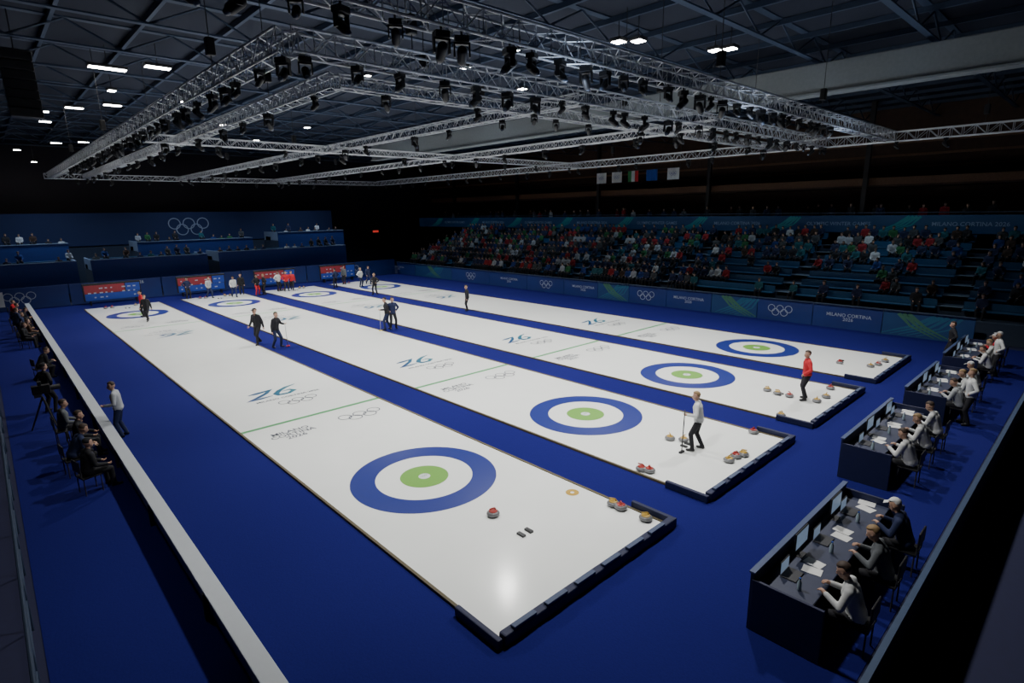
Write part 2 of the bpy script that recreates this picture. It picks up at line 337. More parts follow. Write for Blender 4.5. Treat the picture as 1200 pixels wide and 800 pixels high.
def person(label,loc,rz,jacket,trousers,pose,hair='hair',sc=1,group=None,key=None,vox=.016):
    k=key or id(pose)
    if k not in BC: BC[k]=body_mesh(pose,vox)
    me,hc,H=BC[k]; me=me.copy()
    for i,m in enumerate((SKIN,CL[jacket],CL[trousers],BLACK,MOUTH,HAIR)): me.materials[i]=m
    t=thing('person',label,'person',loc,rz,group); t.scale=(sc,)*3
    b=bpy.data.objects.new('body',me); COL.objects.link(b); b.parent=t
    hm={'hair':HAIR,'fair':BLOND,'cap':CL['black'],'whitecap':CL['white'],'redcap':CL['red']}[hair]; q=MB(); q.ell((0,0,0),(.1,.108,.1),16)
    vs=[]
    for v in q.v:
        x,y,z=v
        if y>.0:
            if z<.045: x*=.8; y*=.45; z=max(z,-.01)
        elif z<-.02: x*=.9; y*=.92
        vs.append(tuple(hc+H@Vector((x,y-.026,z+.05))))
    q.v=vs
    if 'cap' in hair:
        bx=MB().box((0,.105,.085),(.13,.09,.012),bev=.004); q.add([tuple(hc+H@Vector(v)) for v in bx.v],bx.f)
    q.build('cap' if 'cap' in hair else 'hair',hm,t,True); return t
def broom(label,a,b,col='red'):
    a=Vector(a);b=Vector(b); t=thing('curling_broom',label,'broom',a)
    MB().tube((0,0,.03),b-a,.015,.014).build('handle',CL['lightgrey'] if col!='black' else BLACK,t,True)
    MB().box((0,0,.025),(.2,.08,.05),bev=.012).build('brush_head',mat('broom head '+col,CD[col],.6),t)
    return t
STAND=dict()
WALK=dict(lf=(-.1,.22,.08),rf=(.11,-.22,.12),lh=(-.26,-.1,.82),rh=(.26,.22,.9),lean=6,pelvis=(0,0,.90))
BROOMP=dict(lh=(-.30,.28,1.12),rh=(.27,.02,.82),lf=(-.15,.12,.08),rf=(.15,-.12,.08),lean=8,pelvis=(0,0,.91),lhd=(-.3,.9,.1))
HIPS=dict(lh=(-.2,.06,1.02),rh=(.2,.06,1.02),lhp=(-1,-.5,0),rhp=(1,-.5,0),lf=(-.17,0,.08),rf=(.17,.05,.08),pelvis=(0,0,.92))
REDP=dict(lh=(-.24,.16,.98),rh=(.25,.0,.82),lf=(-.16,.05,.08),rf=(.14,-.06,.08),hyaw=20,pelvis=(0,0,.92),lhp=(-1,-.8,-.2))
UPR=dict(lean=5,lh=(-.2,.26,1.08),rh=(.22,.2,.98),pelvis=(0,0,.93),lf=(-.12,0,.08),rf=(.12,-.08,.08),hpitch=10)
SIT=dict(pelvis=(0,0,.55),lean=8,lf=(-.14,.42,.08),rf=(.14,.45,.08),lh=(-.2,.35,.66),rh=(.2,.33,.66))
SITF=dict(pelvis=(0,0,.55),lean=28,lf=(-.16,.36,.08),rf=(.13,.30,.08),lh=(-.12,.46,.70),rh=(.12,.44,.70),hpitch=10)
DESK=dict(pelvis=(0,0,.55),lean=18,lf=(-.14,.42,.08),rf=(.14,.36,.08),lh=(-.16,.42,.82),rh=(.18,.40,.82),hpitch=18)
R_=math.radians
def P0(px,py,z=.041): return at(px,py,z)
p=P0(817,527); rz=R_(22); person('player in white jacket and black trousers standing with a broom on the second sheet',p,rz,'white','black',BROOMP,'fair',.97)
q=p+Matrix.Rotation(rz,3,'Z')@Vector((-.33,.36,0)); broom('curling broom held upright by the white-jacketed player',(q.x-.02,q.y,.041),(q.x,q.y-.02,1.28),'black')
person('player in red jacket and black trousers standing on the third sheet',P0(943,468),R_(35),'red','black',REDP,'hair',1.0)
def field(px,py,rz,j,tr,pose,label,hair='hair',b=None,sc=1):
    p=P0(px,py); person(label,p,R_(rz),j,tr,pose,hair,sc)
    if b:
        Q=Matrix.Rotation(R_(rz),3,'Z'); a=p+Q@Vector((-.33,.38,0)); c=p+Q@Vector((-.31,.35,1.25)); broom('broom held by the '+b,a,c,'yellow' if len(b)%2 else 'red')
field(548,364,60,'black','black',STAND,'lone player in dark clothes standing in mid ice on the third sheet','cap')
field(455,386,50,'black','navy',BROOMP,'dark-clothed player with broom, left of the close pair in the middle of the rink','cap','left player of the dark pair mid rink',1.08)
field(461,385,170,'navy','black',HIPS,'dark-clothed player, right one of the close pair in the middle of the rink','hair',None,1.05)
field(304,403,120,'black','black',WALK,'dark-clothed player at left of the pair near the first blue strip','cap',None,1.1)
field(325,407,-150,'black','navy',BROOMP,'dark-clothed player with broom at right of the pair near the first blue strip','hair','right player of the pair near the first blue strip',1.05)
field(174,376,140,'black','black',WALK,'dark-clothed player walking on the far end of the nearest sheet','hair')
FARP=[(169,371,'red','black','behind the walking player'),(221,350,'navy','black','beside the second display'),(246,349,'lightgrey','navy','right of the second display'),(275,348,'white','navy','beyond the second sheet target'),(284,345,'black','black','just beyond the second sheet, in a pair'),(302,346,'black','red','left of the third display'),(311,345,'black','black','in front of the third display'),(327,341,'white','black','behind the third sheet target'),(336,341,'red','black','left of the two in red'),(343,340,'red','black','right of the two in red'),(394,337,'navy','black','left of the far fourth sheet target'),(404,333,'grey','black','beside the fourth display'),(423,336,'white','navy','at far end of the farthest sheet'),(440,345,'black','black','on the farthest sheet past its target'),(432,333,'navy','navy','at the far corner')]
for i,(px,py,j,tr,l) in enumerate(FARP):
    field(px,py,random.choice([150,180,120,-160,90,20]),j,tr,random.choice([STAND,WALK,HIPS]),'distant person in %s top standing %s'%(j,l),random.choice(['hair','cap','fair']))
# ---------------------------------------------------------------- left side barrier and people behind it
HB=.55; VB=at(166,562,HB).x
t=thing('side_barrier','long low white-topped barrier along the left edge of the blue carpet','barrier',(VB,-6,.01))
MB().box((0,24.5,HB/2-.02),(.1,49,HB-.04)).build('barrier_panel',WHITE,t)
MB().box((0,24.5,HB-.02),(.28,49.1,.05),bev=.01).build('top_ledge',mat('white ledge',(.50,.53,.56),.4,var=.04),t)
for y in np.arange(.2,49,4.05): MB().box((-.12,y,HB/2-.03),(.08,.08,HB-.06)).build('post',DGREY,t)
q=at(140,512,.01); person('person in pale grey jacket standing on the rink side of the long white barrier',(max(q.x,VB+.4),q.y,.01),R_(70),'lightgrey','navy',UPR,'hair')
def chair(label,loc,rz,grp):
    if 'chair' in protos: return dup(protos['chair'],loc,rz,label,grp)
    t=thing('folding_chair',label,'chair',loc,rz,grp); protos['chair']=t
    MB().box((0,0,.44),(.44,.42,.04),bev=.01).build('seat',BLACK,t); MB().box((0,-.22,.74),(.42,.03,.28),bev=.01).build('backrest',BLACK,t)
    for sx in(-1,1):
        for sy in(-1,1): MB().tube((sx*.19,sy*.18,0),(sx*.19,sy*.18,.43),.013).build('leg',DGREY,t)
        MB().tube((sx*.19,-.2,.43),(sx*.19,-.22,.86),.012).build('back_post',DGREY,t)
    return t
LS=[(at(100,578).y,'black','cap',0),(at(100,553).y,'navy','hair',.15),(at(100,535).y,'black','hair',-.1),(at(100,515).y,'grey','hair',.1),(19,'black','hair',0),(27,'black','hair',.1),(28.3,'brown','hair',-.1),(29.4,'black','cap',.1),(31.5,'navy','hair',0),(33,'grey','cap',.2),(34.2,'black','hair',-.1),(36.4,'navy','hair',0),(38.5,'red','hair',.1)]
for i,(u,j,h,dv) in enumerate(LS):
    v=VB-.85-dv; rr=-PI/2+random.uniform(-.35,.35); chair('black folding chair behind the white barrier, %s from the near end'%ORD[i],(v,u,.01),rr,'chairs behind the barrier')
    person('person in %s top seated behind the white barrier, %s from the near end'%(j,ORD[i]),(v,u,0),rr,j,'black',SITF if i%3==1 else SIT,h,key='sitf' if i%3==1 else 'sit')
person('person in dark clothes standing behind the white barrier near the camera tripod',(VB-1.0,at(85,478).y,.01),R_(-60),'black','black',HIPS,'cap')
person('person in dark clothes standing behind the white barrier near its far end',(VB-1.0,30.6,.01),R_(-60),'navy','black',HIPS,'hair')
def tvcam(label,loc,rz):
    t=thing('television_camera',label,'camera',loc,rz,'television cameras')
    for k in range(3):
        a=k*2*PI/3+.5; MB().tube((.42*math.cos(a),.42*math.sin(a),.02),(0,0,1.05),.022,.03).build('tripod_leg',BLACK,t)
    MB().box((0,0,1.3),(.2,.46,.28),bev=.02).build('camera_body',BLACK,t); MB().tube((0,.22,1.3),(0,.48,1.3),.075,.09,14).build('lens',DGREY,t)
    MB().box((0,-.1,1.12),(.16,.2,.12),bev=.01).build('tripod_head',DGREY,t); MB().box((.0,-.02,1.5),(.16,.1,.12),bev=.01).build('viewfinder',BLACK,t)
tvcam('black television camera on tripod behind the white barrier among the seated crew',(VB-1.2,at(100,500).y+.7,.01),-PI/2)
t=thing('side_rail_fence','dark metal railing running along the far left edge of the rink','railing',(-7.7,-6,0))
for z,r in((1.05,.03),(.55,.02)): MB().tube((0,0,z),(0,48,z),r).build('rail',STEEL,t)
for k in range(25): MB().tube((0,k*2,0),(0,k*2,1.05),.025).build('post',STEEL,t)
# ---------------------------------------------------------------- officials' desks at the near right
DV=[(2.8,-8.5),(9.5,-7.7),(15.3,-7.7),(21.2,-7.6)]; DN=['desk nearest the camera','second desk from the camera','third desk from the camera','farthest desk']
ROWJ=[['white','grey','navy'],['white','white','white'],['lightgrey','white','white'],['white','white','red']]
for i,(v,u) in enumerate(DV):
    t=thing('officials_desk','long navy-fronted table behind the near end bumpers, the %s'%DN[i],'desk',(v,u,.01),0,'officials desks')
    MB().box((0,0,.74),(4.2,.8,.04),bev=.01).build('desktop',mat('desk top',(.035,.042,.08),.5),t)
    MB().box((0,.43,.5),(4.3,.05,1.0),bev=.01).build('front_panel',NAVY,t); MB().box((0,.43,1.01),(4.3,.09,.03)).build('front_trim',mat('desk trim',(.05,.075,.17),.5),t)
    for sx in(-1,1): MB().box((sx*2.13,-.1,.45),(.05,1.05,.9),bev=.01).build('side_panel',NAVY,t)
    for k,dx in enumerate((-1.4,0,1.4)):
        q=thing('laptop','open dark laptop on the %s, %s from the left'%(DN[i],ORD[k]),'laptop',(v+dx,u+.1,.77),0,'laptops on the desks')
        MB().box((0,0,.01),(.34,.24,.02),bev=.004).build('keyboard_base',DGREY,q)
        sb=MB().box((0,.13,.13),(.34,.015,.22),bev=.004).build('screen_lid',BLACK,q); MB().box((0,.121,.13),(.31,.004,.19)).build('display',SCR,sb)
        for m in range(2):
            pp=MB().box((0,0,.004),(.21,.29,.006)).build('paper_sheet',PAPER); pp.location=(v+dx+.35+m*.24,u-.08+.05*m,.771); pp.rotation_euler.z=random.uniform(-.4,.4)
            tag(pp,'%s white paper beside the %s laptop on the %s'%(['left','right'][m],ORD[k],DN[i]),'paper','papers on the desks')
        q=thing('water_bottle','clear water bottle by the %s laptop on the %s'%(ORD[k],DN[i]),'bottle',(v+dx-.3,u-.12,.765),0,'water bottles on the desks')
        MB().lathe([(.03,0),(.033,.02),(.033,.14),(.014,.19),(.014,.2)],n=12).build('bottle_body',mat('bottle plastic',(.35,.45,.5),.2),q,True); MB().lathe([(.016,.2),(.016,.22)],n=10).build('cap',CL['blue'],q)
    for k,dx in enumerate((-.72,.95)):
        q=thing('monitor','black flat monitor on the %s, %s of two from the left'%(DN[i],ORD[k]),'monitor',(v+dx,u+.24,.765),0,'monitors on the desks')
        MB().box((0,0,.008),(.22,.16,.015),bev=.004).build('foot',BLACK,q); MB().box((0,.02,.12),(.04,.03,.22)).build('stand',BLACK,q)
        sb=MB().box((0,0,.33),(.52,.03,.31),bev=.008).build('screen_case',BLACK,q); MB().box((0,-.017,.33),(.49,.004,.28)).build('display',SCR,sb)
    for k,(dx,h) in enumerate([(-1.35,'hair'),(.1,'fair'),(1.4,'whitecap' if i!=1 else 'hair')]):
        j=ROWJ[i][k]
        chair('black folding chair at the %s, %s from the left'%(DN[i],ORD[k]),(v+dx,u-.85,.01),0,'chairs at the desks')
        person('person in %s jacket seated at the %s, %s from the left'%(j,DN[i],ORD[k]),(v+dx,u-.85,0),random.uniform(-.25,.25),j,'black',DESK,h,key='desk')
for i,(px,py,j,h) in enumerate([(1165,440,'white','whitecap'),(1112,424,'black','hair'),(1132,497,'white','fair')]):
    person('person in %s jacket standing among the desks, %s'%(j,['wearing a white cap','dark hair, by the farthest desk','fair hair, between two desks'][i]),at(px,py,.01),R_(20),j,'black',HIPS,h)
t=thing('rear_barrier','low slate-blue barrier behind the desks at the right edge','barrier',(-1,-9.9,0))
MB().box((14,0,.45),(28,.06,.9)).build('barrier_panel',NAVY,t); MB().box((14,0,.92),(28,.08,.05)).build('top_ledge',mat('slate ledge',(.06,.09,.16),.5),t)
# ---------------------------------------------------------------- long blue board on the right side
VX=26.6; MR=Matrix(((0,0,-1,0),(-1,0,0,0),(0,1,0,0),(0,0,0,1)))
BH=1.28
marks=[(470,'text'),(510,'sw'),(553,'rings'),(597,'text'),(640,'rings'),(683,'text'),(718,'sw'),(756,'rings'),(806,'text'),(862,'sw'),(914,'rings'),(995,'text'),(1080,'sw')]
us=[(atx(px,362,VX).y,k) for px,k in marks]
edges=[44]+[(a[0]+b[0])/2 for a,b in zip(us,us[1:])]+[us[-1][0]-2.2]
kn={'text':'white host city lettering','sw':'green and teal swoosh','rings':'five white interlocking rings'}; kc={k:0 for k in kn}
def swoosh(mb,w,h,m,n=4):
    for a in range(n):
        mb.stroke([(-w/2+w*.12*a,-h/2),(-w*.1+w*.12*a,-h*.05),(w*.2+w*.08*a,h/2)],[.04,.12-.012*a,.22-.02*a],m)
    return mb
for i,(u,k) in enumerate(us):
    a,b=edges[i],edges[i+1]; kc[k]+=1
    t=thing('board_panel','blue side board with %s, %s such from the far corner'%(kn[k],ORD[kc[k]-1]),'board',(VX,(a+b)/2,0),0,'blue side board panels')
    MB().box((.04,0,BH/2),(.08,a-b-.03,BH),bev=.01).build('panel',BBLUE if k!='sw' else BTEAL,t); T=Matrix.Translation((-.004,u-(a+b)/2,BH*.5))@MR; q=MB()
    if k=='text': text(q,'MILANO CORTINA\n2026',.26,0,0,0,.005); q.xf(T).build('lettering',WPRINT,t)
    elif k=='rings': rings(q,0,0,1.4); q.xf(T).build('five_rings_mark',WPRINT,t)
    else:
        swoosh(q,min(3.2,a-b-.3),BH*.85,0,5).xf(T).build('teal_pattern',TEAL,t)
        swoosh(MB(),-min(2.6,a-b-.4),BH*.85,.002,3).xf(T).build('green_pattern',LGREEN,t)
    MB().box((-.03,0,BH+.02),(.14,a-b-.03,.05)).build('top_rail',STEEL,t)
# ---------------------------------------------------------------- right grandstand
t=thing('grandstand','stepped dark grandstand with blue benches behind the long blue side board','grandstand',(VX+.9,-14,0))
for k in range(8):
    z=1.0+.42*k; MB().box((k*1.2+.6,29,z/2),(1.2,58,z)).build('step',CONC,t)
    for s in range(7):
        MB().box((k*1.2+.85,4.2+s*8.3,z+.40),(.4,7.2,.06),bev=.01).build('bench',SEATB,t); MB().box((k*1.2+1.08,4.2+s*8.3,z+.62),(.05,7.2,.34)).build('bench_back',SEATB,t)
for s in range(6):
    for k in range(8): MB().box((k*1.2+.25,8.35+s*8.3,1.0+.42*k-.10),(.5,.9,.22)).build('aisle_step',mat('aisle grey',(.12,.16,.2),.8),t)
SITC=dict(pelvis=(0,0,.53),lean=5,lf=(-.12,.4,.08),rf=(.12,.4,.08),lh=(-.15,.35,.66),rh=(.15,.33,.66))
cm,_,_=body_mesh(SITC,.04,False); cs,_,_=body_mesh(dict(),.04,False)
JK=['black','navy','grey','black','navy','lightgrey','red','blue','teal','green','brown','black','navy','navy','grey','teal','white']
def crowdmesh(base,j):
    m=base.copy(); m.name='spectator_'+j
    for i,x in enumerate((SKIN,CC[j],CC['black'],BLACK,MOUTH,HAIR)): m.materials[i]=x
    return m
CMS={j:crowdmesh(cm,j) for j in sorted(set(JK))}; CST={j:crowdmesh(cs,j) for j in sorted(set(JK))}
def spect(loc,rz,j,grp,where,st=False):
    o=bpy.data.objects.new('spectator',(CST if st else CMS)[j]); COL.objects.link(o); o.location=loc; o.rotation_euler.z=rz+random.uniform(-.35,.35); s=random.uniform(.92,1.05); o.scale=(s,s,s)
    tag(o,'%s spectator in %s clothes %s'%('standing' if st else 'seated',j,where),'spectator',grp+', '+j+' clothes')
seats=[]
for k in range(8):
    for n in range(94):
        u=-8+n*.55+random.uniform(-.08,.08)
        if abs((u+14-8.35+4.15)%8.3-4.15)<.6: continue
        pr=.85 if u>8 else (.75 if k>=4 else .25)
        if random.random()<pr: seats.append((k,u))
near_=sorted(seats,key=lambda s:s[1]+random.random()*14)
NI=160
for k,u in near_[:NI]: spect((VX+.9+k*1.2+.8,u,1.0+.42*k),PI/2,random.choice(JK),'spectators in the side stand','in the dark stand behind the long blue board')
def crowd_stuff(name,pts,base,label,rz):
    n=len(base.vertices); co=np.zeros(n*3); base.vertices.foreach_get('co',co); co=co.reshape(-1,3); fs=[tuple(p.vertices) for p in base.polygons]; mi=[p.material_index for p in base.polygons]
    V=[];Fa=[];Mi=[]; c,s=math.cos(rz),math.sin(rz); js=['navy','black','grey','lightgrey','red','blue','green','navy']
    for i,(x,y,z) in enumerate(pts):
        q=co@np.array([[c,s,0],[-s,c,0],[0,0,1]])+np.array([x,y,z]); V+=q.tolist(); Fa+=[tuple(a+i*n for a in f) for f in fs]
        jj=6+random.randrange(len(js)); Mi+=[jj if a==1 else a for a in mi]
    me=bpy.data.meshes.new(name); me.from_pydata(V,[],Fa)
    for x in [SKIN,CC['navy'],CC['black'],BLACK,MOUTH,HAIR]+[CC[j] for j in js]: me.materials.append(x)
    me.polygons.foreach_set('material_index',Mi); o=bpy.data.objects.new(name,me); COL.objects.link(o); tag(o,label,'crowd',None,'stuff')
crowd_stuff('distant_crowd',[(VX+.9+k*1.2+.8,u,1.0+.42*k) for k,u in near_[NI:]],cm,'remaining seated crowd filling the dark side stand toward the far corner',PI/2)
VG=38.0
t=thing('gallery','upper gallery with blue ribbon board along the right side of the hall','gallery',(VG,-16,0))
MB().box((3,36,4.85),(6,72,.3)).build('gallery_floor',CONC,t); MB().box((0,36,5.35),(.12,72,1.15)).build('ribbon_board',mat('ribbon blue',(.008,.02,.11),.6,0,.10,.3,.25,col2=(.010,.06,.13)),t)  # faint glow put into the ribbon colour so it stays visible
DIM=mat('dim print',(.14,.19,.28),.6,0,.12); DTEAL=mat('dim teal',(.015,.13,.15),.6,0,.15)  # ribbon prints also carry a slight added glow
for k in range(9):
    u=4+k*7.5; T=Matrix.Translation((-.07,u,5.35))@MR
    text(MB(),'MILANO CORTINA 2026' if k%2 else 'OLYMPIC WINTER GAMES',.36,0,0,0,.004).xf(T).build('lettering',DIM,t)
    swoosh(MB(),2.6,1.0,0).xf(Matrix.Translation((-.066,u+3.7,5.35))@MR).build('teal_pattern',DTEAL,t)
MB().box((.02,36,6.1),(.06,72,.06)).build('handrail',STEEL,t)
for k in range(6): MB().box((1.6,6+k*12,9.3),(.3,.3,8.6)).build('column',BLACK,t)
MB().box((4.0,36,8.0),(3.6,72,.25)).build('upper_ledge',WOOD,t); MB().box((2.2,36,8.25),(.1,72,.5)).build('ledge_front',MATS['wood batten'],t)
for n in range(50):
    u=-8+n*1.2+random.uniform(-.4,.4); spect((VG+random.choice([.9,1.2,2.4]),u,5.0),PI/2,random.choice(['black','navy','grey','black','brown','navy','lightgrey','red']),'spectators on the gallery','on the upper gallery above the ribbon board',True)
# ---------------------------------------------------------------- far end
MFm=Matrix(((1,0,0,0),(0,0,-1,0),(0,1,0,0),(0,0,0,1)))
UE=44.2
for i,(v0,v1) in enumerate([(-8,-2.8),(-2.7,3.5),(3.6,10),(10.1,16.2),(16.3,26.4)]):
    k=['rings','text','sw','text','rings'][i]; t=thing('end_board_panel','blue far end board panel, %s from the left, with %s'%(ORD[i],kn[k]),'board',((v0+v1)/2,UE,0),0,'blue end board panels')
    MB().box((0,.04,.8),(v1-v0,.08,1.6),bev=.01).build('panel',BBLUE,t); T=Matrix.Translation((0,-.004,.85))@MFm
    if k=='rings': rings(MB(),-.3,0,1.9).xf(T).build('five_rings_mark',WPRINT,t)
    elif k=='text': text(MB(),'MILANO CORTINA 2026',.35,0,.5).xf(T).build('lettering',WPRINT,t)
    else: swoosh(MB(),4,1.2,0).xf(T).build('teal_pattern',TEAL,t)
    if i==0: MB().rect(-2.2,-.55,-1.2,.55,.003).xf(T).build('pale_square',WHITE,t)
for i,v in enumerate((-.2,SP-.2,2*SP-.3,3*SP-.4)):
    t=thing('score_display','red and blue lit display board behind the far end of the %s'%SH[i],'display',(v,42.3,.01),0,'score displays')
    MB().box((0,.06,1.0),(3.8,.1,1.35),bev=.02).build('cabinet',BLACK,t)
    MB().box((-.5,0,1.22),(2.6,.02,.62)).build('red_screen',SRED,t); MB().box((0,0,.62),(3.6,.02,.52)).build('blue_screen',SBLUE,t); MB().box((1.35,0,1.22),(.95,.02,.62)).build('blue_screen',SBLUE,t)
    q=MB()
    for r_ in range(3):
        for c_ in range(9):
            if random.random()<.6: q.rect(-1.6+c_*.37,.55+r_*.34,-1.6+c_*.37+random.uniform(.1,.24),.64+r_*.34)
    q.xf(Matrix.Translation((0,-.014,0))@MFm).build('score_figures',WPRINT,t)
    for sx in(-1,1): MB().box((sx*1.5,.1,.17),(.08,.5,.34)).build('leg',BLACK,t)
TN=[]
for (x0,x1,yt,yb,U0,nm) in [(105,243,301,320,47,'low middle'),(255,405,291,309,47,'low right'),(-20,90,309,327,47,'low left'),(160,296,281,299,51.5,'upper middle'),(325,402,271,289,51.5,'upper right'),(-20,80,287,306,51.5,'upper left')]:
    a=aty(x0,yt,U0); b=aty(x1,yt,U0); TN.append((a.x,b.x,U0,(a.z+b.z)/2,nm))
PRAIL=mat('pale terrace rail',(.22,.28,.38),.6)
for x0,x1,u0,zt,nm in TN:
    x1=min(x1,34)
    t=thing('terrace_block','blue-fronted spectator terrace at the far end, %s block'%nm,'terrace',((x0+x1)/2,u0,0),0,'far end terraces'); W=x1-x0
    MB().box((0,0,zt/2+.3),(W,.12,zt-.6)).build('front_wall',mat('far wall blue',(.02,.045,.22),.7),t); MB().box((0,2.1,(zt-.9)/2),(W,4.2,zt-.9)).build('deck',CONC,t)
    MB().box((0,-.02,zt+.02),(W,.16,.06)).build('top_rail',PRAIL,t)
    for k in range(2): MB().box((0,1.5+1.3*k,zt-.5+.45*k),(W*.96,.4,.06)).build('bench',SEATB,t)
    MB().box((0,2.9,zt-.7),(W,1.4,.45)).build('upper_step',CONC,t)
    for sx in(-1,1): MB().box((sx*(W/2-.05),2.0,zt-.4),(.1,4.0,.9)).build('side_divider',PRAIL,t)
    n=int(W/.78)
    for k in range(n):
        if random.random()<.85:
            m=random.random()<.45; spect((x0+.6+k*W/n,u0+(2.7 if m else 1.4),zt-.9+(.45 if m else 0)),PI,random.choice(JK+['white','lightgrey']),'spectators on the %s far terrace'%nm,'on the %s far terrace'%nm)
a=aty(-20,251,57); b=aty(388,248,57); c_=aty(200,284,57)
t=thing('backdrop_wall','tall blue backdrop wall at the far end with five large pale rings','backdrop',((a.x+b.x)/2,57,0))
MB().box((0,.1,(a.z+c_.z)/2),(b.x-a.x,.2,a.z-c_.z)).build('blue_face',mat('backdrop blue',(.015,.03,.10),.8,0,0),t)
MB().box((0,1.2,c_.z/2),(b.x-a.x,2.2,c_.z)).build('base',CONC,t)
rc=aty(222,265,56.9); rings(MB(),0,0,3.9).xf(Matrix.Translation((rc.x-(a.x+b.x)/2,-.02,rc.z))@MFm).build('five_rings_mark',mat('pale rings',(.30,.35,.45),.6),t)
s=aty(440,271,55); t=thing('exit_sign','small red lit sign high on the far corner wall','sign',s); MB().box((0,0,0),(.9,.1,.35),bev=.02).build('housing',BLACK,t); MB().box((0,-.06,0),(.8,.02,.25)).build('lit_face',mat('lit red',(.6,.04,.03),.5,0,.8),t)
# ---------------------------------------------------------------- lighting rig
ZT=9.5
def truss(label,a,b,w=.42):
    a=Vector(a);b=Vector(b); L=(b-a).length; rz=math.atan2(b.y-a.y,b.x-a.x); t=thing('lighting_truss',label,'truss',a,rz,'lighting trusses')
    for y in(-w/2,w/2):
        for z in(0,w): MB().tube((0,y,z),(L,y,z),.026,n=6).build('chord',ALU,t)
    q=MB(); n=int(L/w)
    for k in range(n):
        x0,x1=k*L/n,(k+1)*L/n
        for y in(-w/2,w/2): q.tube((x0,y,0 if k%2 else w),(x1,y,w if k%2 else 0),.014,n=4)
        for z in(0,w): q.tube((x0,-w/2 if k%2 else w/2,z),(x1,w/2 if k%2 else -w/2,z),.014,n=4)
        for y in(-w/2,w/2): q.tube((x0,y,0),(x0,y,w),.012,n=4)
    q.build('lacing',ALU,t); return t
pA=at(338,62,ZT); pB=at(395,103,ZT); pC=at(600,138,ZT); pE=at(1045,166,ZT); pF=at(78,212,ZT); pG=at(760,160,ZT)
uF=min(pF.y,56)-3; uM=(pA.y+uF)/2
TR=[('left lengthwise truss',(pA.x,pA.y),(pA.x,uF),.42),('second lengthwise truss from the left',(pB.x,pB.y),(pB.x,uF),.34),
('third lengthwise truss from the left',(pC.x,pA.y),(pC.x,uF),.3),
('fourth lengthwise truss from the left',(pG.x,pA.y),(pG.x,uF),.3),
('right lengthwise truss',(pE.x,pE.y-9),(pE.x,uF),.42),('nearest crosswise truss',(pA.x-3,pE.y),(pE.x,pE.y),.42),
('second crosswise truss',(pA.x,pA.y),(pE.x,pA.y),.42),('third crosswise truss',(pB.x,pB.y),(pE.x,pB.y),.3),
('fourth crosswise truss',(pA.x,uM-6),(pE.x,uM-6),.3),('farthest crosswise truss',(pA.x-.4,uF),(pE.x,uF),.36)]
def head(label,loc,rz,sc,grp='stage lights on the trusses'):
    if 'mh' in protos: t=dup(protos['mh'],loc,rz,label,grp,tree=protos['mht']); t.scale=(sc,)*3; return t
    t=thing('stage_light',label,'stage light',loc,rz,grp); protos['mh']=t; t.scale=(sc,)*3
    MB().box((0,0,-.12),(.36,.3,.16),bev=.02).build('base',BLACK,t)
    y=MB(); [y.box((sx*.19,0,-.36),(.04,.14,.34),bev=.01) for sx in(-1,1)]; y.box((0,0,-.215),(.42,.14,.05)); y.build('yoke',BLACK,t)
    h=MB().caps((0,-.08,-.40),.13,(0,.12,-.58),.12,12).build('lamp_head',BLACK,t,True); MB().caps((0,.17,-.625),.085,(0,.19,-.64),.085,10,2).build('lens',mat('lens glass',(.1,.12,.16),.1),h,True)
    MB().tube((0,0,-.05),(0,0,.08),.03).build('clamp',DGREY,t); protos['mht']=tree_of(t); return t
for nm,a,b,wd_ in TR:
    a=Vector((*a,ZT));b=Vector((*b,ZT)); truss(nm+' of the silver lighting rig',a,b,wd_); L=(b-a).length; big='nearest' in nm or nm.startswith('left') or nm=='second crosswise truss'; st=1.0 if big else 2.6
    n=min(int(L/st),30)
    for k in range(n):
        q=a+(b-a)*((k+.5+random.uniform(-.25,.25))/n)*(1 if L/st<30 else .75); head('black stage light on the %s, %s along it'%(nm,ORD[k]),(q.x,q.y,ZT-.0),random.random()*6,random.uniform(.48,.72))
for nm,a,b,_ in TR[:8]:
    a=Vector((*a,ZT));b=Vector((*b,ZT))
    for f in(.1,.45,.70):
        q=a+(b-a)*f; t=thing('chain_hoist','thin hoist chain and motor above the %s, %s of three'%(nm,{.1:'first',.45:'middle',.70:'last'}[f]),'hoist',(q.x,q.y,ZT+.45),0,'chain hoists')
        MB().tube((0,0,0),(0,0,ZC-ZT-.45),.012,n=5).build('chain',DGREY,t); MB().box((0,0,.55),(.2,.2,.4),bev=.03).build('motor',BLACK,t)
# ---------------------------------------------------------------- roof
for i in range(17):
    u=-13.5+i*4.2
    t=thing('roof_beam','blue steel roof beam crossing the hall, %s from the near end'%ORD[i],'roof beam',(VL,u,ZC-.9),0,'roof beams'); W=VR-VL
    MB().box((W/2,0,.88),(W,.3,.04)).build('top_flange',STEEL,t); MB().box((W/2,0,.02),(W,.24,.05)).build('bottom_flange',STEEL,t)
    q=MB(); n=34
    for k in range(n): q.tube((k*W/n,0,.04 if k%2 else .86),((k+1)*W/n,0,.86 if k%2 else .04),.04,n=5)
    q.build('web',STEEL,t)
for i,v in enumerate(np.arange(-12,43,2.6)):
    q=MB().box((0,23,0),(.12,80,.2)).build('roof_purlin',STEEL); q.location=(v,-4,ZC-.12); tag(q,'long dark roof purlin, %s from the left wall'%ORD[i],'purlin','roof purlins')
a=atx(1000,104,20); b=atx(1000,68,20)
t=thing('pale_beam','deep pale grey box beam running lengthwise high above the right sheets','beam',(20,-14,a.z)); h=min(b.z,ZC-.95)-a.z
MB().box((0,25,h/2),(.5,50,h),bev=.04).build('box_girder',PALE,t); MB().box((0,25,-.03),(.7,50,.08)).build('bottom_plate',PALE,t)
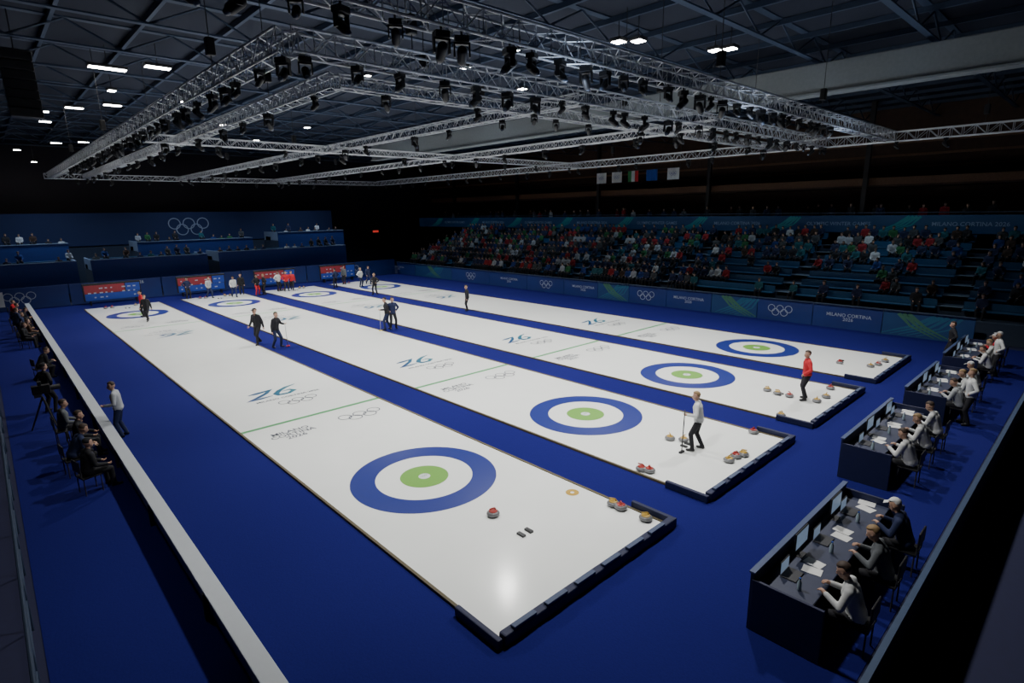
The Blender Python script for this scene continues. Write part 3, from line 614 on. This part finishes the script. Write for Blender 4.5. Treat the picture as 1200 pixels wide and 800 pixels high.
LP=[(126,81,1.3),(185,80,.9),(87,127,.8),(132,124,.8),(30,130,.7),(48,131,.7),(53,143,.6),(66,168,.7),(98,167,.7),(150,165,.7),(131,107,.3),(545,80,.3),(602,60,.3),(612,105,.3),(725,50,.4),(748,49,.4),(838,60,.4),(856,58,.4),(990,82,1.4),(430,90,.2),(232,170,.4),(262,147,.4),(20,176,.5),(190,186,.4),(215,120,.25),(300,165,.4),(360,150,.3),(40,190,.4)]
for i,(px,py,sz) in enumerate(LP):
    zz=ZC-.95; q=at(px,py,zz)
    if q.y>58: q=aty(px,py,58); zz=q.z
    t=thing('ceiling_light','bright white ceiling lamp, %s in order from the upper left'%ORD[i],'ceiling light',(q.x,q.y,zz),0,'roof lamps')
    MB().box((0,0,.09),(sz+.1,.5 if sz<1.35 else .15,.12),bev=.02).build('housing',DGREY,t); MB().box((0,0,.02),(sz,.4 if sz<1.35 else .08,.03)).build('diffuser',LAMP,t); MB().tube((0,0,.1),(0,0,ZC-zz),.015,n=5).build('hanger',DGREY,t)
FC=[('white',),('white',),('green','white','red'),('blue',),('white',)]
fx=[705,723,742,764,789]; v=36.
fr=atx(700,203,v); fe=atx(797,201,v)
t=thing('flag_rod','thin horizontal rod holding five flags below the roof','rod',(v,fe.y,fr.z)); MB().tube((0,0,0),(0,fr.y-fe.y,0),.025).build('bar',DGREY,t)
for y in(0,fr.y-fe.y): MB().tube((0,y,0),(0,y,ZC-fr.z),.012,n=5).build('cable',DGREY,t)
for i,px in enumerate(fx):
    p=atx(px,203,v); t=thing('flag','hanging %s flag, %s of five from the left'%('tricolour green white and red' if i==2 else FC[i][0],ORD[i]),'flag',(v,p.y,fr.z),0,'five hanging flags')
    n=len(FC[i]); W=1.15
    for k,c in enumerate(FC[i]):
        q=MB(); m=8
        for j in range(m+1):
            yy=W/2-(k*W/n)-j*W/n/m; xx=.03*math.sin(yy*14); q.v+= [(xx,yy,-.03),(xx,yy,-.95)]
        q.f=[(2*j,2*j+1,2*j+3,2*j+2) for j in range(m)]; q.build('cloth',CL[c],t)
    if i in(0,1,4): rings(MB(),0,0,.7).xf(Matrix.Translation((-.045,0,-.48))@MR).build('five_rings_mark',CL['blue'],t)
q=aty(16,60,16)
t=thing('speaker_array','tall black hanging loudspeaker column at the upper left corner','loudspeaker',(q.x,q.y,q.z))
for k in range(7): MB().box((0,-.01*k*k,-.32*k-.15),(.9,.5,.28),bev=.02).build('cabinet',BLACK,t)
MB().tube((0,0,0),(0,0,ZC-q.z),.02,n=5).build('chain',DGREY,t); MB().box((0,0,.03),(1.0,.4,.06)).build('flying_frame',DGREY,t)
# ---------------------------------------------------------------- lights
def spot(x,y,z,pw,ang=118,col=(1,.99,.97),r=.22):
    l=bpy.data.lights.new('rig_and_fill_spot','SPOT'); l.energy=pw; l.spot_size=R_(ang); l.spot_blend=.5; l.shadow_soft_size=r; l.color=col
    o=bpy.data.objects.new('rig_and_fill_spot',l); COL.objects.link(o); o.location=(x,y,z)
for u in(-4,4,12,20,28,36):
    for i in range(4): spot(i*SP,u,ZT-.75,1850)
for u in(2,14,26,38): spot(-6.6,u,ZT-.75,260,80)  # added fill spots off the rig, lifting the dark strip behind the barrier
def area(x,y,z,sx,sy,pw,col,rot=(0,0,0),spread=120):
    l=bpy.data.lights.new('fill_light','AREA'); l.shape='RECTANGLE'; l.size=sx; l.size_y=sy; l.energy=pw; l.color=col; l.spread=R_(spread)
    o=bpy.data.objects.new('fill_light',l); COL.objects.link(o); o.location=(x,y,z); o.rotation_euler=rot
for u in(0,14,28,42): area(31,u,ZC-1,1,4,190,(.6,.8,1))  # added fill brightening the side stand, no fixture there
for v in(-3,9,21): area(v,50,ZC-1,4,1,420,(.6,.75,1))  # added fill brightening the far end terraces, no fixture there
for v in(2,10,18):
    for u in(-3,8,19,30): area(v,u,ZT-1.2,.8,.8,32,(.6,.75,1),(PI,0,0),170)  # added upward fill for roof and trusses, not real lamps of the rig
wd=bpy.data.worlds.new('world'); S.world=wd; wd.use_nodes=True; wd.node_tree.nodes['Background'].inputs[0].default_value=(.25,.35,.6,1); wd.node_tree.nodes['Background'].inputs[1].default_value=.01
